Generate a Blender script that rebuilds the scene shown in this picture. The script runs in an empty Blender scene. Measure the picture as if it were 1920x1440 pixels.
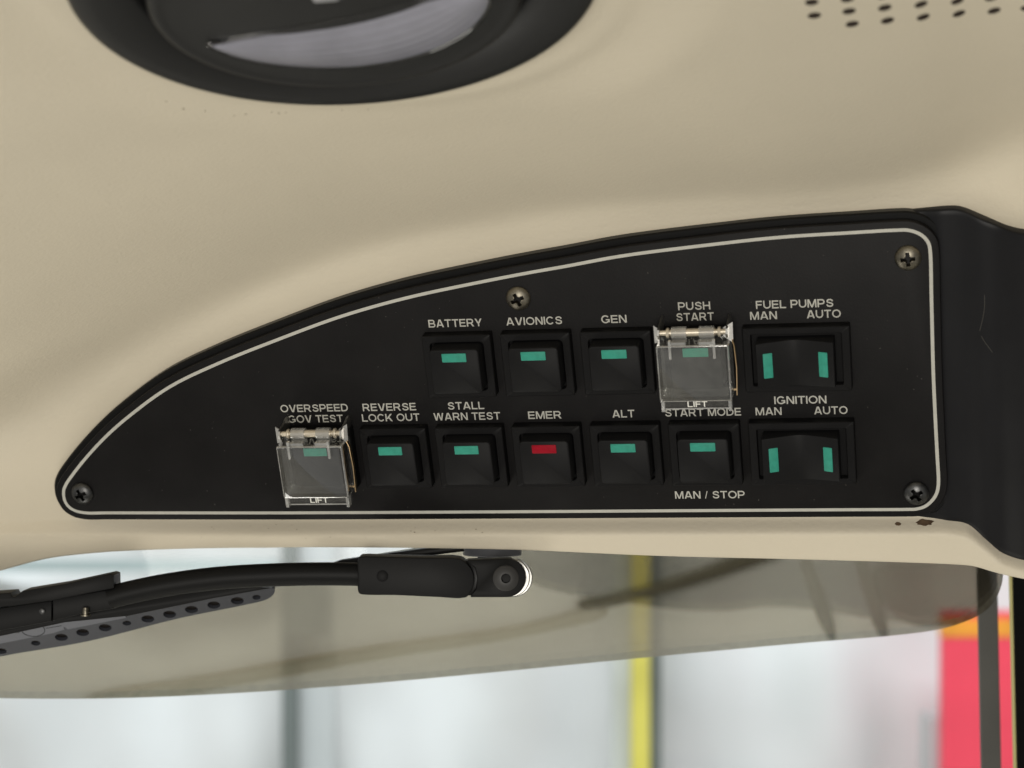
import bpy, bmesh, math, random
import numpy as np
from mathutils import Vector, Matrix

random.seed(7)
sc = bpy.context.scene
C = sc.collection
MM = 0.001
EYE = Vector((0, 0, 1.6))                 # camera height

# ------------------------------------------------------------------ camera
F = 3900.0; PX = 960.0; PY = 720.0        # focal length and centre, in pixels of a 1920 px wide frame
cd = bpy.data.cameras.new('camera')
cam = bpy.data.objects.new('camera', cd); C.objects.link(cam)
cam.location = EYE; cam.rotation_euler = (math.radians(90), 0, 0)
cd.sensor_width = 36.0; cd.lens = 36.0 * F / 1920.0
cd.clip_start = 0.02; cd.clip_end = 60
cd.dof.use_dof = True; cd.dof.focus_distance = 0.672; cd.dof.aperture_fstop = 15
sc.camera = cam

# ------------------------------------------------------------------ world and lamps
w = bpy.data.worlds.new('World'); sc.world = w; w.use_nodes = True
bg = w.node_tree.nodes['Background']
# soft surroundings: brighter low behind the viewer on the left (open cabin side), dim above and to the right (closed cabin roof)
wt_ = w.node_tree; tcw = wt_.nodes.new('ShaderNodeTexCoord'); dp = wt_.nodes.new('ShaderNodeVectorMath'); dp.operation = 'DOT_PRODUCT'
dp.inputs[1].default_value = Vector((-0.5, -0.5, -0.6)).normalized()
mrw = wt_.nodes.new('ShaderNodeMapRange'); mrw.interpolation_type = 'SMOOTHSTEP'
for k_, v_ in (('From Min', -0.45), ('From Max', 0.65), ('To Min', 0.07), ('To Max', 0.52)): mrw.inputs[k_].default_value = v_
wt_.links.new(tcw.outputs['Generated'], dp.inputs[0]); wt_.links.new(dp.outputs['Value'], mrw.inputs['Value']); wt_.links.new(mrw.outputs['Result'], bg.inputs[1])
bg.inputs[0].default_value = (1.0, 0.985, 0.93, 1)


def area(name, loc, target, sx, sy, power, col):
    l = bpy.data.lights.new(name, 'AREA'); l.shape = 'RECTANGLE'
    l.size = sx; l.size_y = sy; l.energy = power; l.color = col
    o = bpy.data.objects.new(name, l); C.objects.link(o)
    o.location = loc
    o.rotation_euler = (Vector(target) - Vector(loc)).to_track_quat('-Z', 'Y').to_euler()
    return o


area('cabin_window_light', EYE + Vector((-0.14, -0.80, -0.22)), EYE + Vector((0.03, 0.67, 0.02)), 0.45, 0.55, 11.9, (1, 0.955, 0.875))
area('ceiling_fill_light', EYE + Vector((-0.25, 0.66, -0.46)), EYE + Vector((-0.12, 0.60, 0.10)), 0.22, 0.14, 0.5, (1, 0.97, 0.90))  # unseen fill lamp added below the panel to brighten the ceiling
area('hangar_lamp', EYE + Vector((0, 2.6, 2.6)), EYE + Vector((0, 6.0, -0.7)), 7.0, 1.2, 275, (0.90, 0.965, 1.0))
sc.view_settings.view_transform = 'Standard'; sc.view_settings.look = 'None'
sc.view_settings.exposure = 0; sc.view_settings.gamma = 1
sc.view_settings.use_curve_mapping = False
sc.cycles.max_bounces = 14; sc.cycles.transmission_bounces = 12; sc.cycles.transparent_max_bounces = 16
sc.cycles.caustics_reflective = False; sc.cycles.caustics_refractive = False


# ------------------------------------------------------------------ frames
def nrm(a): return a / np.linalg.norm(a)


def c2w(p):                                # metric camera-axes vector (right, down, forward; mm) to world
    return Vector((p[0] * MM, p[2] * MM, -p[1] * MM))


R_ = nrm(-np.array([-17000.0, 340.0, F]))
D_ = np.array([1110.0, 10080.0, F]); D_ = nrm(D_ - R_ * (D_ @ R_))
U_ = -D_
N_ = np.cross(R_, U_)                      # the panel's outward normal
O_ = np.array([(1000 - PX) / F, 0.0, 1.0]) * 670
M = Matrix.Identity(4)
for i, a in enumerate((R_, U_, N_)):
    M.col[i] = (*(c2w(a) / MM), 0)
M.col[3] = (*(EYE + c2w(O_)), 1)


def ray(px, py): return np.array([(px - PX) / F, (py - PY) / F, 1.0])


def uvw(px, py, wfun=0.0):
    """point of the panel frame (mm) that shows at a pixel, on the surface w = wfun(u, v)"""
    r = ray(px, py); wv = wfun if not callable(wfun) else -5.0
    for k in range(1 if not callable(wfun) else 80):
        t = ((O_ + N_ * wv) @ N_) / (r @ N_)
        p = r * t - O_; u, v = p @ R_, p @ U_
        if callable(wfun):
            wv = 0.5 * wv + 0.5 * float(wfun(u, v))
    return u, v, wv


def uv(px, py, wv=0.0): return uvw(px, py, wv)[:2]


# ------------------------------------------------------------------ objects and tags
def tag(o, label=None, cat=None, group=None, kind=None):
    if label: o['label'] = label
    if cat: o['category'] = cat
    if group: o['group'] = group
    if kind: o['kind'] = kind
    return o


def empty(name, mat=None):
    o = bpy.data.objects.new(name, None); C.objects.link(o); o.empty_display_size = 0.02
    if mat is not None: o.matrix_world = mat
    return o


def build(bm, name, mat, parent=None, loc=None, rot=None, angle=38, smooth=True, world=None):
    bmesh.ops.recalc_face_normals(bm, faces=bm.faces)
    bmesh.ops.scale(bm, vec=(MM, MM, MM), verts=bm.verts)
    me = bpy.data.meshes.new(name); bm.to_mesh(me); bm.free()
    me.materials.append(mat)
    if smooth:
        me.shade_smooth(); me.set_sharp_from_angle(angle=math.radians(angle))
    o = bpy.data.objects.new(name, me); C.objects.link(o)
    if parent is not None: o.parent = parent
    if loc is not None: o.location = Vector(loc) * MM
    if rot is not None: o.rotation_euler = rot
    if world is not None: o.matrix_world = world
    return o


def dup(o, parent, loc=None):
    c = o.copy(); C.objects.link(c); c.parent = parent
    if loc is not None: c.location = Vector(loc) * MM
    for ch in o.children: dup(ch, c)
    return c


# ------------------------------------------------------------------ mesh helpers (mm)
def rr(wd, ht, r, n=4, cx=0, cy=0):
    r = max(0.01, min(r, wd / 2 - .01, ht / 2 - .01)); pts = []
    for (sx, sy, a0) in ((1, 1, 0), (-1, 1, 90), (-1, -1, 180), (1, -1, 270)):
        for k in range(n + 1):
            a = math.radians(a0 + 90 * k / n)
            pts.append((cx + sx * (wd / 2 - r) + r * math.cos(a), cy + sy * (ht / 2 - r) + r * math.sin(a)))
    return pts


def loft(bm, loops, cap0=False, cap1=True, closed=True):
    vs = [[bm.verts.new(p) for p in lp] for lp in loops]
    n = len(vs[0])
    for a, b in zip(vs, vs[1:]):
        for i in range(n if closed else n - 1):
            j = (i + 1) % n
            bm.faces.new((a[i], a[j], b[j], b[i]))
    if cap0: bm.faces.new(vs[0][::-1])
    if cap1: bm.faces.new(vs[-1])
    return vs


def z_(pts, z): return [(p[0], p[1], z) for p in pts]


def slab(bm, wd, ht, r, z0, z1, bev=0.3, cx=0, cy=0, n=4):
    loft(bm, [z_(rr(wd, ht, r, n, cx, cy), z0), z_(rr(wd, ht, r, n, cx, cy), z1 - bev),
              z_(rr(wd - bev * .6, ht - bev * .6, max(r - bev * .3, .05), n, cx, cy), z1 - bev * .3),
              z_(rr(wd - 2 * bev, ht - 2 * bev, max(r - bev, .05), n, cx, cy), z1)], True, True)


def box(bm, x0, x1, y0, y1, z0, z1):
    v = [bm.verts.new((x, y, z)) for z in (z0, z1) for x, y in ((x0, y0), (x1, y0), (x1, y1), (x0, y1))]
    for f in ((0, 3, 2, 1), (4, 5, 6, 7), (0, 1, 5, 4), (1, 2, 6, 5), (2, 3, 7, 6), (3, 0, 4, 7)):
        bm.faces.new([v[i] for i in f])


def lathe(bm, prof, n=48, axis='z', c=(0, 0, 0), cap0=False, cap1=False):
    loops = []
    for r, z in prof:
        lp = []
        for k in range(n):
            a = 2 * math.pi * k / n; x, y = r * math.cos(a), r * math.sin(a)
            p = {'z': (x, y, z), 'x': (z, x, y), 'y': (y, z, x)}[axis]
            lp.append((p[0] + c[0], p[1] + c[1], p[2] + c[2]))
        loops.append(lp)
    loft(bm, loops, cap0, cap1)


def tube(bm, path, rad, n=16):
    P = [Vector(p) for p in path]; loops = []; up = Vector((0.13, 0.2, 1)).normalized()
    for i, p in enumerate(P):
        t = (P[min(i + 1, len(P) - 1)] - P[max(i - 1, 0)]).normalized()
        a = t.cross(up).normalized(); b = t.cross(a).normalized()
        r = rad[i] if isinstance(rad, (list, tuple)) else rad
        loops.append([p + a * r * math.cos(2 * math.pi * k / n) + b * r * math.sin(2 * math.pi * k / n) for k in range(n)])
    loft(bm, loops, True, True)


def crom(pts, closed=False, per=8):
    """centripetal Catmull-Rom through points of any dimension"""
    P = [np.array(p, float) for p in pts]; n = len(P); out = []
    segs = range(n if closed else n - 1)
    for i in segs:
        if closed: p0, p1, p2, p3 = P[i - 1], P[i], P[(i + 1) % n], P[(i + 2) % n]
        else:
            p1, p2 = P[i], P[i + 1]
            p0 = P[i - 1] if i > 0 else 2 * p1 - p2
            p3 = P[i + 2] if i + 2 < n else 2 * p2 - p1
        t0 = 0; t1 = t0 + np.linalg.norm(p1 - p0) ** .5; t2 = t1 + np.linalg.norm(p2 - p1) ** .5; t3 = t2 + np.linalg.norm(p3 - p2) ** .5
        for k in range(per):
            t = t1 + (t2 - t1) * k / per
            a1 = p0 * (t1 - t) / (t1 - t0) + p1 * (t - t0) / (t1 - t0)
            a2 = p1 * (t2 - t) / (t2 - t1) + p2 * (t - t1) / (t2 - t1)
            a3 = p2 * (t3 - t) / (t3 - t2) + p3 * (t - t2) / (t3 - t2)
            b1 = a1 * (t2 - t) / (t2 - t0) + a2 * (t - t0) / (t2 - t0)
            b2 = a2 * (t3 - t) / (t3 - t1) + a3 * (t - t1) / (t3 - t1)
            out.append(tuple(b1 * (t2 - t) / (t2 - t1) + b2 * (t - t1) / (t2 - t1)))
    if not closed: out.append(tuple(P[-1]))
    return out


def offset(pts, d):
    """move a closed ccw outline outwards by d"""
    P = np.array(pts); T = np.roll(P, -1, 0) - np.roll(P, 1, 0)
    T /= np.linalg.norm(T, axis=1)[:, None]
    return [tuple(p) for p in P + d * np.stack([T[:, 1], -T[:, 0]], 1)]


def ccw(pts):
    P = np.array(pts); x, y = P[:, 0], P[:, 1]
    return list(pts) if np.sum(x * np.roll(y, -1) - np.roll(x, -1) * y) > 0 else list(pts)[::-1]


def holes_prism(bm, outline, holes, z0, z1):
    """prism with real holes through it"""
    for z, flip in ((z0, True), (z1, False)):
        es = []
        for lp in [outline] + holes:
            vs = [bm.verts.new((p[0], p[1], z)) for p in lp]
            es += [bm.edges.new((vs[i], vs[(i + 1) % len(vs)])) for i in range(len(vs))]
        bmesh.ops.triangle_fill(bm, use_beauty=True, edges=es)
    for lp in [outline] + holes:
        loft(bm, [z_(lp, z0), z_(lp, z1)], False, False)
    bmesh.ops.remove_doubles(bm, verts=bm.verts, dist=1e-4)


# ------------------------------------------------------------------ materials
def mat(name, col, rough=0.5, spec=0.5, metal=0.0, bump=None, vary=None, trans=0.0, ior=1.5, coat=0.0):
    m = bpy.data.materials.new(name); m.use_nodes = True
    nt = m.node_tree; b = nt.nodes['Principled BSDF']
    b.inputs['Base Color'].default_value = (*col, 1); b.inputs['Roughness'].default_value = rough
    b.inputs['Specular IOR Level'].default_value = spec; b.inputs['Metallic'].default_value = metal
    b.inputs['Transmission Weight'].default_value = trans; b.inputs['IOR'].default_value = ior
    b.inputs['Coat Weight'].default_value = coat
    tc = nt.nodes.new('ShaderNodeTexCoord')
    if vary:                                   # (scale, amount): mottled colour
        n = nt.nodes.new('ShaderNodeTexNoise'); n.inputs['Scale'].default_value = vary[0]; n.inputs['Detail'].default_value = 6
        nt.links.new(tc.outputs['Object'], n.inputs['Vector'])
        r = nt.nodes.new('ShaderNodeMapRange'); r.inputs['From Min'].default_value = .3; r.inputs['From Max'].default_value = .7
        r.inputs['To Min'].default_value = 1 - vary[1]; r.inputs['To Max'].default_value = 1 + vary[1]
        nt.links.new(n.outputs['Fac'], r.inputs['Value'])
        x = nt.nodes.new('ShaderNodeVectorMath'); x.operation = 'SCALE'; x.inputs[0].default_value = col
        nt.links.new(r.outputs['Result'], x.inputs['Scale']); nt.links.new(x.outputs['Vector'], b.inputs['Base Color'])
    if bump:                                   # (scale, strength, distance in mm)
        n = nt.nodes.new('ShaderNodeTexNoise'); n.inputs['Scale'].default_value = bump[0]; n.inputs['Detail'].default_value = 3
        nt.links.new(tc.outputs['Object'], n.inputs['Vector'])
        k = nt.nodes.new('ShaderNodeBump'); k.inputs['Strength'].default_value = bump[1]; k.inputs['Distance'].default_value = bump[2] * MM
        nt.links.new(n.outputs['Fac'], k.inputs['Height']); nt.links.new(k.outputs['Normal'], b.inputs['Normal'])
    return m


m_beige = mat('beige_paint', (0.578, 0.52, 0.41), 0.55, 0.3, bump=(760, .62, .24), vary=(14, .035))
m_face = mat('panel_black', (0.0076, 0.0071, 0.0072), 0.5, 0.11, bump=(1300, .6, .07), vary=(45, .22))
m_back = mat('gasket_black', (0.006, 0.006, 0.006), 0.35, 0.12)
m_trim = mat('trim_black', (0.0075, 0.0075, 0.0085), 0.42, 0.15, bump=(700, .2, .08), vary=(40, .2))
m_bezel = mat('switch_bezel_black', (0.0062, 0.006, 0.0062), 0.5, 0.10, bump=(2500, .2, .03))
m_key = mat('switch_key_black', (0.0085, 0.0084, 0.0088), 0.5, 0.10, bump=(2500, .2, .03), vary=(120, .12))
m_green = mat('green_lens', (0.030, 0.245, 0.178), 0.5, 0.2, vary=(500, .12))
m_red = mat('red_lens', (0.25, 0.003, 0.012), 0.5, 0.1, vary=(500, .1))
m_print = mat('print_white', (0.43, 0.42, 0.375), 0.6, 0.2, vary=(300, .05))
m_screw = mat('screw_steel', (0.16, 0.145, 0.115), 0.42, 0.5, metal=1.0, bump=(900, .3, .1), vary=(350, .45))
m_screwd = mat('screw_dark_steel', (0.07, 0.07, 0.07), 0.38, 0.5, metal=1.0, bump=(900, .3, .1), vary=(350, .4))
m_metal = mat('bright_metal', (0.42, 0.41, 0.39), 0.34, 0.5, metal=1.0, vary=(300, .15))
m_wash = mat('washer_steel', (0.30, 0.295, 0.28), 0.36, 0.5, metal=1.0, vary=(250, .3))
m_pin = mat('tan_pin', (0.62, 0.55, 0.44), 0.35, 0.5, metal=0.6, vary=(300, .15))
m_gold = mat('brass_wire', (0.72, 0.52, 0.30), 0.3, 0.5, metal=1.0)
m_clear = mat('clear_plastic', (0.97, 0.97, 0.96), 0.04, 0.5, trans=1.0, ior=1.49, bump=(200, .05, .1))
m_lampblack = mat('lamp_black', (0.008, 0.008, 0.0088), 0.42, 0.22, bump=(1200, .2, .06))
m_lens = mat('lamp_lens', (0.29, 0.29, 0.345), 0.26, 0.5, trans=0.3, ior=1.45, vary=(60, .15))
m_arm = mat('arm_black', (0.006, 0.006, 0.006), 0.5, 0.12, bump=(1200, .25, .05))
m_rail = mat('rail_grey', (0.036, 0.038, 0.046), 0.5, 0.3, bump=(800, .2, .05), vary=(60, .1))
m_clamp = mat('clamp_grey', (0.095, 0.099, 0.115), 0.55, 0.4, vary=(60, .08))
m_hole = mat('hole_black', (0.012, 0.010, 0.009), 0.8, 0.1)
m_wall = mat('hangar_white', (0.80, 0.815, 0.82), 0.6, 0.2, vary=(1.3, .06))
m_post = mat('post_grey', (0.16, 0.185, 0.18), 0.6, 0.3, vary=(3, .1))
m_postl = mat('post_light_grey', (0.58, 0.61, 0.615), 0.6, 0.3, vary=(2, .05))
m_yellow = mat('yellow_paint', (0.80, 0.72, 0.14), 0.5, 0.3, vary=(6, .06))
m_redpaint = mat('red_paint', (0.96, 0.072, 0.125), 0.5, 0.3, vary=(4, .06))
m_orange = mat('orange_paint', (0.90, 0.36, 0.04), 0.5, 0.3, vary=(12, .2))
m_pillar = mat('pillar_black', (0.004, 0.004, 0.004), 0.7, 0.05)
m_wpost = mat('window_post_grey', (0.09, 0.088, 0.080), 0.55, 0.3, vary=(30, .12))
m_chip = mat('chip_brown', (0.10, 0.065, 0.04), 0.8, 0.1, vary=(400, .4), bump=(600, .6, .3))
m_seal = mat('seal_yellow', (0.55, 0.50, 0.22), 0.6, 0.2)


def sheet_mat(name, tint, refl, rough):
    m = bpy.data.materials.new(name); m.use_nodes = True; nt = m.node_tree
    for n in list(nt.nodes): nt.nodes.remove(n)
    out = nt.nodes.new('ShaderNodeOutputMaterial'); mx = nt.nodes.new('ShaderNodeMixShader')
    t = nt.nodes.new('ShaderNodeBsdfTransparent'); t.inputs['Color'].default_value = (*tint, 1)
    g = nt.nodes.new('ShaderNodeBsdfGlossy'); g.inputs['Roughness'].default_value = rough
    lw = nt.nodes.new('ShaderNodeLayerWeight'); lw.inputs['Blend'].default_value = 0.5
    mr = nt.nodes.new('ShaderNodeMapRange'); mr.inputs['To Min'].default_value = refl[0]; mr.inputs['To Max'].default_value = refl[1]
    nt.links.new(lw.outputs['Facing'], mr.inputs['Value']); nt.links.new(mr.outputs['Result'], mx.inputs['Fac'])
    nt.links.new(t.outputs[0], mx.inputs[1]); nt.links.new(g.outputs[0], mx.inputs[2]); nt.links.new(mx.outputs[0], out.inputs[0])
    return m


m_visor = sheet_mat('amber_tint', (0.76, 0.715, 0.62), (0.41, 0.47), 0.02)   # two faces: the tint counts twice
def hazy(name, tr, haze, gl, edge=(.05, .7), rough=.06):
    m = sheet_mat(name, tr, edge, rough); nt = m.node_tree
    d = nt.nodes.new('ShaderNodeBsdfDiffuse'); d.inputs['Color'].default_value = (.78, .77, .74, 1)
    mx = nt.nodes.new('ShaderNodeMixShader')
    tc = nt.nodes.new('ShaderNodeTexCoord'); n = nt.nodes.new('ShaderNodeTexNoise'); n.inputs['Scale'].default_value = 260; n.inputs['Detail'].default_value = 6
    nt.links.new(tc.outputs['Object'], n.inputs['Vector'])
    r = nt.nodes.new('ShaderNodeMapRange'); r.inputs['From Min'].default_value = .3; r.inputs['From Max'].default_value = .75
    r.inputs['To Min'].default_value = haze * .6; r.inputs['To Max'].default_value = haze * 1.5; nt.links.new(n.outputs['Fac'], r.inputs['Value'])
    out = [x for x in nt.nodes if x.type == 'OUTPUT_MATERIAL'][0]; src = out.inputs[0].links[0].from_socket
    nt.links.new(r.outputs['Result'], mx.inputs['Fac']); nt.links.new(src, mx.inputs[1]); nt.links.new(d.outputs[0], mx.inputs[2]); nt.links.new(mx.outputs[0], out.inputs[0])
    return m


m_guard = hazy('guard_plastic', (.97, .97, .96), .010, 0, (.015, .55), .03)
m_guard_hazy = hazy('guard_plastic_sheen', (.97, .97, .95), .028, 0, (.02, .45), .04)  # diffuse haze put into the colour in place of a bright reflection
m_edge = hazy('guard_edge_glint', (.75, .75, .74), .20, 0, (.15, .7), .12)  # pale diffuse colour on the edges stands in for internal reflection
m_frost = hazy('guard_frosted_lip', (.93, .93, .92), .035, 0, (0, 0), .3)
m_glass = sheet_mat('window_glass', (0.985, 0.99, 0.985), (0.01, 0.05), 0.0)

# ================================================================== OVERHEAD PANEL outline (mm in the panel frame)
line_px = [(200, 961.5), (320, 961.5), (535, 961.5), (940, 959.5), (1340, 957), (1600, 955.5), (1700, 955), (1718, 954.3), (1734, 949.5), (1747, 939), (1756, 925),
           (1759.5, 908), (1757, 850), (1753.5, 780), (1750, 700), (1746.5, 560), (1744, 470), (1741, 456), (1733, 445), (1720, 436.5), (1702, 431.5), (1680, 431.5),
           (1600, 436), (1460, 445), (1330, 459), (1165, 480), (1059, 499.5), (996, 510.5), (900, 529), (760, 559), (640, 593), (520, 637), (410, 681), (317, 726),
           (235, 786), (195, 822), (160, 860), (137, 889), (124, 908), (119.5, 920), (121, 937), (128, 949), (140, 957), (160, 961.5)]
LINE = ccw([tuple(p) for p in crom([uv(*p) for p in line_px], True, 6)])
PLATE = offset(LINE, 2.75)
BACK = [(p[0], max(p[1], -48.4)) for p in offset(LINE, 4.9)]


def g_(u): return 0.011 * np.maximum(0, np.asarray(u) - 131.0) ** 2


W_HEAD = -7.0
_b = np.array([uvw(x, y, lambda u, v: -5 + g_(u)) for x, y in
               ((-200, 981), (150, 979), (600, 978), (1200, 975), (1770, 973), (1815, 980), (1850, 1008), (1880, 1034), (1920, 1046), (2000, 1058), (2100, 1066))])
_s = np.array([uvw(x, y, lambda u, v: W_HEAD + g_(u)) for x, y in crom(
    [(-300, 905), (-100, 838), (0, 786), (150, 698), (400, 566), (700, 456), (900, 415), (1100, 386), (1300, 374), (1500, 364), (1650, 347), (1750, 322), (1840, 285), (1920, 255), (2100, 215)], per=4)])
_e = np.array([uvw(x, y, lambda u, v: W_HEAD + 3 + g_(u)) for x, y in crom(
    [(-200, 1125), (-80, 1091), (0, 1070), (83, 1048), (173, 1037), (333, 1027), (533, 1021.5), (700, 1021.5), (833, 1023), (980, 1026), (1233, 1037), (1500, 1043.5), (1720, 1050), (1790, 1053), (1824, 1056), (1870, 1069), (1920, 1080), (2000, 1090), (2100, 1096)], per=5)])
SL = 1.33


def interp(u, tab): return np.interp(u, tab[:, 0], tab[:, 1])


VENT = None


def head_h(u, v):
    u = np.asarray(u, float); v = np.asarray(v, float)
    h = W_HEAD + g_(u)
    k = 3.2 + 3.5 * np.clip((-90 - u) / 90, 0, 1) + 2.5 * np.clip((u - 115) / 40, 0, 1)
    x = (v - interp(u, _s)) / k
    sp = k * np.logaddexp(0, x)
    h = h + 1.27 * sp + 0.45 * 26 * (1 - np.exp(-sp / 26))
    d = (interp(u, _b) - v)
    amp = 5.0 * np.clip((u + 160) / 60, 0, 1)
    s = np.clip((d + .2) / 4.4, 0, 1); h = h + amp * (s * s * (3 - 2 * s)) + 3.0 * np.clip((-100 - u) / 60, 0, 1) * s
    if VENT is not None:
        c, a, r0 = VENT
        du = u - c[0]; dv = (v - c[1]) * a
        q = np.clip((np.sqrt(du * du + dv * dv) / r0 - 1.03) / .45, 0, 1); q = q * q * (3 - 2 * q)
        h = (c[2] + gu * du + gv * (v - c[1])) * (1 - q) + h * q
        h = h - 14 * np.clip((0.90 - np.sqrt(du * du + dv * dv) / r0) / .05, 0, 1)
        h = h + 0.9 * np.exp(-((np.sqrt(du * du + dv * dv) - r0 * 1.075) / 3.0) ** 2)
    return h


# lamp seat on the headliner
vc = uvw(628, -33, head_h)
e = .5
gu = (head_h(vc[0] + e, vc[1]) - head_h(vc[0] - e, vc[1])) / (2 * e); gv = (head_h(vc[0], vc[1] + e) - head_h(vc[0], vc[1] - e)) / (2 * e)
ln = nrm(np.array([-gu, -gv, 1.0])); lx = nrm(np.array([1, 0, gu])); ly = np.cross(ln, lx)
cdep = (O_ + R_ * vc[0] + U_ * vc[1] + N_ * vc[2])[2]
LR = 500 * cdep / F
VENT = (vc, 1 / ly[1], LR)

# ------------------------------------------------------------------ headliner
us = np.concatenate([np.arange(-262, 110, 1.6), np.arange(110, 196, 1.2)])
rows = np.concatenate([np.linspace(0, 14, 24), np.linspace(14, 75, 40)[1:], np.linspace(75, 300, 150)[1:]])
V = []
vb = interp(us, _e)
for dv, dw in ((3.0, -10), (2.0, -7.5), (.35, -4.5), (-.5, -2.4), (-.45, -1.2), (-.25, -.45)):      # the lower edge rolls back towards the glass
    V.append(np.stack([us, vb + dv, head_h(us, vb) + dw], 1))
for r in rows:
    vv = vb + r
    V.append(np.stack([us, vv, head_h(us, vv)], 1))
bm = bmesh.new()
loft(bm, [[tuple(p) for p in row] for row in V], False, False, closed=False)
headliner = build(bm, 'headliner', m_beige, world=M, angle=180)
tag(headliner, kind='structure')

# speaker perforation, paint chips and grime belong to the headliner
bm = bmesh.new()
for x, y in ((1522, 4), (1527, 29), (1589, -2), (1592, 21), (1598, 45), (1656, -8), (1659, 14.5), (1664, 38.5), (1724, -15), (1727, 8), (1731, 32), (1792, -22), (1795, 2),
             (1798, 25.5), (1859, -4), (1864, 20), (1921, -10), (1926, 15), (1518, -20), (1585, -26)):
    u, v, h = uvw(x, y, head_h)
    gu2 = float(head_h(u + .5, v) - head_h(u - .5, v)); gv2 = float(head_h(u, v + .5) - head_h(u, v - .5))
    n = Vector((-gu2, -gv2, 1)).normalized(); q = n.to_track_quat('Z', 'Y')
    rad = 12.0 * 600 / F
    lp = []
    for rr_, zz in ((rad * 1.12, .02), (rad * 1.0, .22), (rad * .93, .1), (rad * .9, -.02), (rad * .88, .06)):
        lp.append([Vector((u, v, h)) + q @ Vector((rr_ * math.cos(t), rr_ * math.sin(t), zz)) for t in [2 * math.pi * k / 20 for k in range(20)]])
    loft(bm, lp[3:], False, True)
grille = build(bm, 'speaker_perforation', mat('hole_brown', (0.035, 0.027, 0.022), .9, .05), headliner)
for cx, cy, rx, ry in ((1733, 979.5, 17, 6.5), (1684, 982, 6, 3.2)):
    bm = bmesh.new(); lo = []
    for s_, zz in ((1, .05), (.8, .3), (.4, .25)):
        lo.append([])
        for k in range(18):
            a = 2 * math.pi * k / 18; j = 1 + random.uniform(-.22, .22)
            u, v, h = uvw(cx + rx * s_ * j * math.cos(a), cy + ry * s_ * j * math.sin(a), head_h); lo[-1].append((u, v, h + zz))
    loft(bm, lo); build(bm, 'paint_chip', m_chip, headliner)
bm = bmesh.new()
spots = [(312, 190, 1.6), (344, 204, 2), (385, 208, 1.5), (440, 217, 1.5), (461, 214, 2), (510, 210, 1.6), (523, 212, 2.2), (536, 211, 1.3), (642, 206, 1.4), (690, 206, 1.4)]
for k in range(20):
    spots.append((random.choice((random.uniform(330, 800), random.uniform(360, 1050))), random.uniform(981, 999) if random.random() < .8 else random.uniform(999, 1012), random.uniform(.6, 1.7)))
for x, y, r in spots:
    u, v, h = uvw(x, y, head_h); r = r / 8.5; a0 = random.uniform(0, 6)
    f = [bm.verts.new((u + r * random.uniform(.6, 2.0) * math.cos(a), v + r * random.uniform(.5, 1.1) * math.sin(a), float(head_h(u, v)) + .12 + .2 * r)) for a in [a0 + k * 1.05 for k in range(6)]]
    c = bm.verts.new((u, v, h + .3 + .2 * r))
    for k in range(6): bm.faces.new((f[k], f[(k + 1) % 6], c))
tag(build(bm, 'dirt_speck', mat('dirt', (0.24, 0.20, 0.15), .9, .1), headliner), kind='stuff')

# ------------------------------------------------------------------ black moulding right of the panel
top_t = np.array([uvw(x, y, lambda u, v: -4 + g_(u)) for x, y in crom([(1560, 412), (1640, 404), (1700, 397), (1740, 393), (1775, 390), (1800, 391), (1850, 411), (1890, 428), (1925, 435.5), (2000, 440), (2100, 442)], per=5)])
bot_t = np.array([uvw(x, y, lambda u, v: -4 + g_(u)) for x, y in crom([(1560, 955), (1660, 961), (1705, 967), (1742, 972), (1775, 974.5), (1815, 981), (1850, 1009), (1880, 1035), (1920, 1047), (2000, 1058), (2100, 1064)], per=5)])
bm = bmesh.new(); L = []
ut = np.arange(108, 190, 1.2)
vt, vb2 = interp(ut, top_t), interp(ut, bot_t)
wt = -2.75 + g_(ut) + 0.9 * np.exp(-((ut - 141) / 4.0) ** 2) + 0.7 * np.exp(-((ut - 152) / 3.5) ** 2) - 1.2 * np.clip((129.5 - ut) / 5, 0, 1)
for s, dw in ((0, -5), (0, -.8), (.002, -.25), (.006, 0)): L.append(np.stack([ut, vb2 + s * (vt - vb2), wt + dw], 1))
for s in np.linspace(.02, .98, 20): L.append(np.stack([ut, vb2 + s * (vt - vb2), wt], 1))
for s, dw in ((.994, 0), (.998, -.25), (1, -.8), (1, -5)): L.append(np.stack([ut, vb2 + s * (vt - vb2), wt + dw], 1))
loft(bm, [[tuple(p) for p in row] for row in L], False, False, closed=False)
trim_root = build(bm, 'trim_moulding', m_trim, world=M, angle=50)
tag(trim_root, 'black curved plastic moulding running up and down beside the right end of the switch panel', 'trim')
m_scr = mat('scratch_grey', (0.085, 0.08, 0.07), .7, .1)
for pts in (((1846, 553), (1846, 575), (1842, 600), (1837, 620)), ((1840, 630), (1847, 642), (1853, 650), (1861, 661))):
    bm = bmesh.new(); P = []
    for x, y in crom(pts, per=4):
        u, v, h = uvw(x, y, lambda u, v: float(np.interp(u, ut, wt))); P.append((u, v, h + .05))
    tube(bm, P, .07, 6); build(bm, 'scratch', m_scr, trim_root)

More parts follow.
